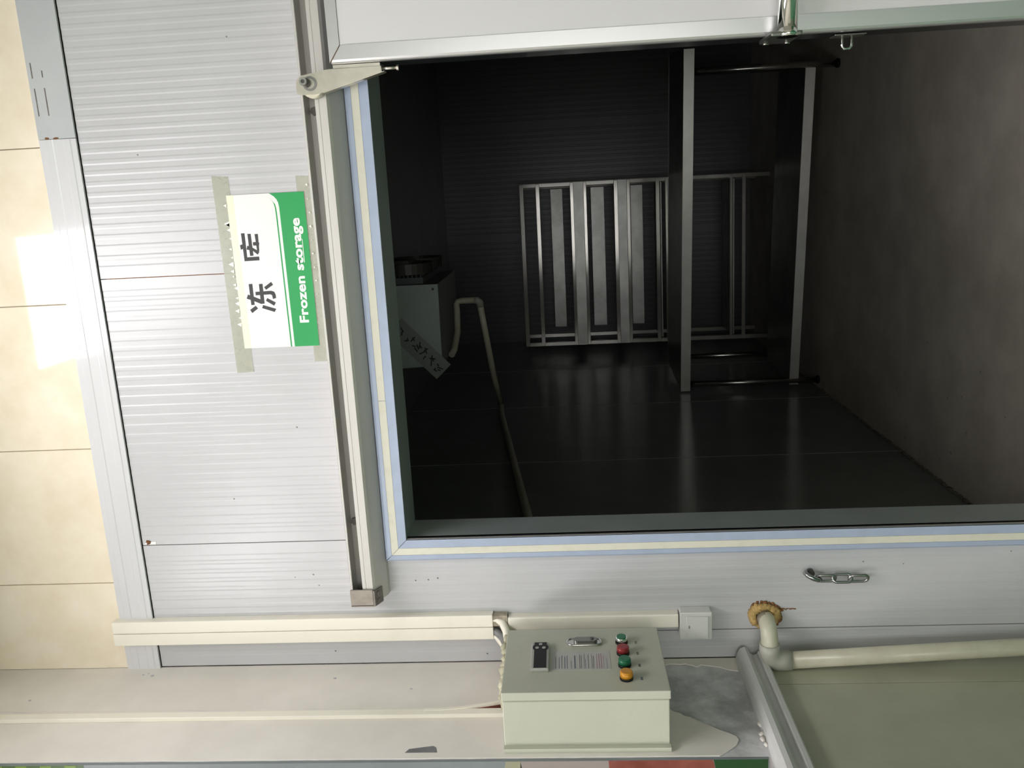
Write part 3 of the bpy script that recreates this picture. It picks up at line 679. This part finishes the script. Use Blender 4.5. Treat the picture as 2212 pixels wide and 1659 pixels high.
MB().tube([(-0.892, -0.002, 1.1062), (-0.8925, -0.020, 1.1065), (-0.8945, -0.0285, 1.107)], 0.0174, 20).build('dirt_band', mat('pipe_dirt', (0.36, 0.32, 0.25), 0.8, 0, var=0.3, vscale=60), dp, DP)
mb = MB()
for k in range(20):
    a = 2*math.pi*k/20
    mb.blob((-0.889+0.0195*math.cos(a), -0.003, 1.107+0.0250*math.sin(a)), 0.0105, 60+k, 1, (1, 0.8, 1), 0.3)
mb.build('foam_collar', FOAM, dp, DP)
mb = MB(); rnd = random.Random(5)
for k in range(15):
    a = math.radians(-130+k*14); r = 0.031+0.004*rnd.random()
    mb.blob((-0.889+r*0.9*math.cos(a), -0.0008, 1.107+r*math.sin(a)), 0.0035+0.002*rnd.random(), 80+k, 1, (1, 0.4, 1.2), 0.4)
for k in range(7):
    mb.blob((-0.877+0.0015*rnd.random(), -0.0008, 1.072-0.0045*k), 0.0022, 120+k, 1, (0.7, 0.3, 1.6), 0.5)
mb.build('rust_bloom', RUST, dp, DP)

# ------------------------------------------------------------------ short chain hanging on the panel wall
CH = (-0.797, 0.0, 1.02)
ch = thing('short_chain', CH, 'short steel chain hanging from a hook on the white panel', 'chain')
MB().cyl((-0.794, 0.002, 1.016), (-0.794, -0.010, 1.016), 0.0075, 12).build('hook_base', DARKMETAL, ch, CH)
MB().tube([(-0.794, -0.004, 1.019), (-0.791, -0.010, 1.027), (-0.789, -0.017, 1.030), (-0.791, -0.024, 1.027), (-0.797, -0.027, 1.016), (-0.801, -0.026, 1.006), (-0.8015, -0.021, 1.001)], 0.0048, 12).build('hook', CHAINM, ch, CH)
def link(zc, xc, flip):
    L, Wd = 0.0190, 0.0080; pts = []
    for k in range(10):
        a = math.pi*k/9; pts.append((Wd*math.cos(a), (L-Wd)+Wd*math.sin(a)))
    for k in range(10):
        a = math.pi+math.pi*k/9; pts.append((Wd*math.cos(a), -(L-Wd)+Wd*math.sin(a)))
    out = []
    for u, v in pts:
        ang = math.radians(28 if flip else -18)
        out.append((xc+u*math.cos(ang), -0.0150+u*math.sin(ang), zc+v))
    return MB().tube(out, 0.0032, 8, closed=True)
for k in range(3):
    link(0.988-0.0325*k, -0.8020-0.0010*k, k % 2).build('link', CHAINM, ch, CH)

# ------------------------------------------------------------------ poster on the face of the side wall
PO = (-1.4, -0.316, 1.17)
po = thing('wall_poster', PO, 'colourful food poster board on the wall end, seen at its edge', 'poster')
B(-1.90, -0.9895, -0.3225, -0.3163, 1.171, CZ-0.02).build('poster_board', P_GREY, po, PO)
def patch(name, pts, m): MB().prism(pts, 'y', -0.3230, -0.3224).build(name, m, po, PO)
XP = -0.990
patch('printed_leaf', [(XP, 2.41), (XP, 2.80), (-1.5, 2.80), (-1.5, 2.41)], P_GREEN)
for k in range(8):
    z0 = 2.425+k*0.047
    MB().prism([(XP, z0), (XP, z0+0.021), (-1.45, z0+0.080), (-1.45, z0+0.055)], 'y', -0.3233, -0.3229).build('leaf_stripe', P_LIME, po, PO)
patch('printed_patch', [(XP, 1.632), (XP, 1.606), (-1.03, 1.60), (-1.03, 1.64)], P_YEL)
patch('printed_patch', [(XP, 1.606), (XP, 1.450), (-1.5, 1.43), (-1.5, 1.62)], P_PINK)
patch('printed_tomato', [(XP, 1.450), (XP, 1.268), (-1.05, 1.255), (-1.5, 1.255), (-1.5, 1.43), (-1.1, 1.445)], P_RED)
patch('printed_band', [(XP, 1.267), (XP, 1.173), (-1.5, 1.173), (-1.5, 1.254), (-1.05, 1.254)], P_DGREEN)

# ------------------------------------------------------------------ inside the cold room
# steel work table across the back, turned a little
RZ = math.atan2(-0.103, 1.0)
WT = (-1.217, 3.355, 0.0)
wt = thing('work_table', WT, 'long two-tier stainless steel work table inside the cold room', 'table', rz=RZ)
TWD, TDP = 1.90, 0.60
def TB(*a, **k): return MB().box(*a, **k)
TB(-0.012, TWD, -0.012, TDP, 0.806, 0.816).build('table_top', STEELDULL, wt)
fa_ = TB(-0.012, TWD, -0.0145, -0.0120, 0.760, 0.817, bev=0.001).build('front_apron', STEELFRONT, wt)
TB(-0.012, TWD, TDP, TDP+0.0025, 0.760, 0.817).build('rear_apron', STEELDULL, wt)
TB(0.0, TWD-0.12, 0.010, TDP-0.02, 0.166, 0.174).build('lower_shelf', STEELDULL, wt)
TB(0.0, TWD-0.12, 0.004, 0.010, 0.122, 0.175, bev=0.001).build('shelf_edge', STEELFRONT, wt)
for x in (0.022, TWD-0.115):
    for y in (0.015, TDP-0.03):
        MB().cyl((x, y, 0.012), (x, y, 0.806), 0.019, 16).build('leg', STEEL, wt)
        MB().cyl((x, y, 0.0), (x, y, 0.014), 0.024, 16).build('foot', BLACKP, wt)
# storage rack behind the table
RX0, RX1, RY0, RY1 = -1.145, 0.015, 4.65, 5.10
SR = ((RX0+RX1)/2, RY0, 0.0)
srk = thing('storage_rack', SR, 'tall slatted stainless storage rack at the back of the cold room', 'rack', rz=math.radians(1.6))
for x in (RX0, RX1):
    for y in (RY0, RY1):
        B(x-0.015, x+0.015, y-0.015, y+0.015, 0, 1.785, bev=0.003).build('post', RAILM, srk, SR)
def rail(z0, z1, m=RAILM, name='front_rail'):
    B(RX0-0.010, RX1+0.010, RY0-0.024, RY0-0.0155, z0, z1, bev=0.002).build(name, m, srk, SR)
for (a, b) in ((1.756, 1.786), (1.640, 1.668), (1.396, 1.420), (1.302, 1.324), (1.078, 1.106), (0.990, 1.014), (0.780, 0.808), (0.722, 0.740), (0.640, 0.660), (0.262, 0.282), (0.170, 0.196)):
    rail(a, b)
for (a, b) in ((1.3245, 1.3955), (1.0145, 1.0775), (0.6605, 0.7215)):
    B(RX0-0.008, RX1+0.008, RY0-0.018, RY0-0.0152, a, b).build('shelf_apron', STEELDULL, srk, SR)
for z in (1.388, 1.070, 0.760, 0.240):
    for k in range(5):
        y0 = RY0+0.02+k*0.084
        B(RX0+0.016, RX1-0.016, y0, y0+0.062, z, z+0.012, bev=0.002).build('shelf_slat', STEELDULL, srk, SR)
for (a, b) in ((1.475, 1.565), (1.155, 1.255), (0.86, 0.95)):
    B(RX0+0.07, RX1-0.02, RY1-0.019, RY1-0.0155, a, b).build('rear_panel', STEELDULL, srk, SR)
# evaporator hung from the cold room ceiling
EV = (-0.61, 2.64, ICE_C)
ev = thing('evaporator_unit', EV, 'grey ceiling evaporator unit with a paper slip on its end cover', 'evaporator')
ex0, ex1, ey0, ey1, ez0, ez1 = -0.802, -0.414, 2.30, 2.98, 2.081, 2.405
MB().prism([(ex0, ez0+0.004), (ex1, ez0), (ex1, ez1), (ex0-0.012, ez1)], 'y', ey0, ey0+0.012).build('end_cover', EVAPW, ev, EV)
MB().cyl((ex1-0.022, ey0, ez0+0.024), (ex1-0.022, ey0-0.003, ez0+0.024), 0.006, 10).build('cover_screw', DARKMETAL, ev, EV)
MB().prism([(ex0, ez0+0.05), (ex1-0.002, ez0+0.05), (ex1-0.002, ez1), (ex0, ez1)], 'y', ey0+0.012, ey1).build('casing', EVAPPAN, ev, EV)
MB().prism([(ey0+0.002, ez0+0.002), (ey1, ez0+0.002), (ey1, ez0+0.05), (ey0+0.013, ez0+0.05)], 'x', ex0, ex1).build('drip_pan', EVAPPAN, ev, EV)
B(ex1, ex1+0.03, ey0+0.05, ey1, ez0+0.075, ez1).build('coil_block', EVAPFIN, ev, EV)
for k in range(16):
    z = ez0+0.085+k*0.020
    B(ex1+0.0302, ex1+0.042, ey0+0.055, ey1-0.005, z, z+0.004).build('louvre', EVAPPAN, ev, EV)
for y in (2.47, 2.80):
    MB().ring((ex1+0.043, y, 2.25), (1, 0, 0), 0.115, 0.13, 0.05, 28).build('fan_ring', DARKMETAL, ev, EV)
    MB().cyl((ex1+0.043, y, 2.25), (ex1+0.075, y, 2.25), 0.035, 18).build('fan_motor', DARKMETAL, ev, EV)
for y in (ey0+0.06, ey1-0.06):
    for x in (ex0+0.04, ex1-0.04):
        MB().cyl((x, y, ez1), (x, y, ICE_C), 0.005, 8).build('hanger_rod', STEELDULL, ev, EV)
# paper slip pasted diagonally on the end cover
PS = (-0.74, 2.296, 2.17)
ps = thing('paper_slip', PS, 'white paper slip pasted diagonally across the evaporator cover', 'paper')
A0 = Vector((-0.600, 2.300)); Bq = Vector((-0.833, 2.080))
u = (Bq-A0).normalized(); nn = Vector((-u.y, u.x))
hw = 0.050
q = [A0+nn*hw, Bq+nn*hw, Bq-nn*hw, A0-nn*hw]
MB().prism([(p.x, p.y) for p in q], 'y', 2.2975, 2.2990).build('slip', PAPER, ps, PS)
rnd = random.Random(31)
for k in range(6):
    c = A0+u*(0.05+0.048*k)
    mb = MB()
    for j in range(5):
        d = c+u*(rnd.random()-0.5)*0.026+nn*(rnd.random()-0.5)*0.045; l = 0.006+0.010*rnd.random(); a = rnd.random()*3
        e1 = Vector((math.cos(a), math.sin(a))); e2 = Vector((-e1.y, e1.x))*0.0026; e1 = e1*l
        mb.prism([tuple(d-e1-e2), tuple(d+e1-e2), tuple(d+e1+e2), tuple(d-e1+e2)], 'y', 2.2968-0.0001*j, 2.2976)
    mb.build('brush_mark', INK, ps, PS)
# drain pipe of the evaporator running to the left wall and forward
ID = (-0.55, 2.75, 2.0)
idp = thing('evaporator_drain', ID, 'pale drain pipe dropping from the evaporator towards the dark left wall', 'pipe')
MB().tube([(-0.790, 2.50, 2.064), (-0.775, 2.55, 2.056), (-0.700, 2.64, 2.045), (-0.600, 2.69, 2.047), (-0.565, 2.700, 2.049), (-0.550, 2.700, 2.040), (-0.547, 2.700, 2.020), (-0.547, 2.700, 1.950)], 0.016, 14).build('drain_hose', PVC, idp, ID)
MB().tube([(-0.547, 2.700, 1.955), (-0.549, 2.700, 1.938), (-0.560, 2.703, 1.928), (-0.580, 2.71, 1.927)], 0.019, 14).build('elbow', PVCG, idp, ID)
MB().tube([(-0.565, 2.705, 1.928), (-1.000, 2.940, 1.898), (-1.205, 3.085, 1.878)], 0.016, 14).build('drain_pipe_run', PVC, idp, ID)
MB().tube([(-1.205, 3.095, 1.879), (-1.215, 3.06, 1.876), (-1.216, 2.9, 1.862), (-1.213, 1.40, 1.664), (-1.213, 0.10, 1.49)], 0.016, 14).build('wall_pipe_run', PVCG, idp, ID)
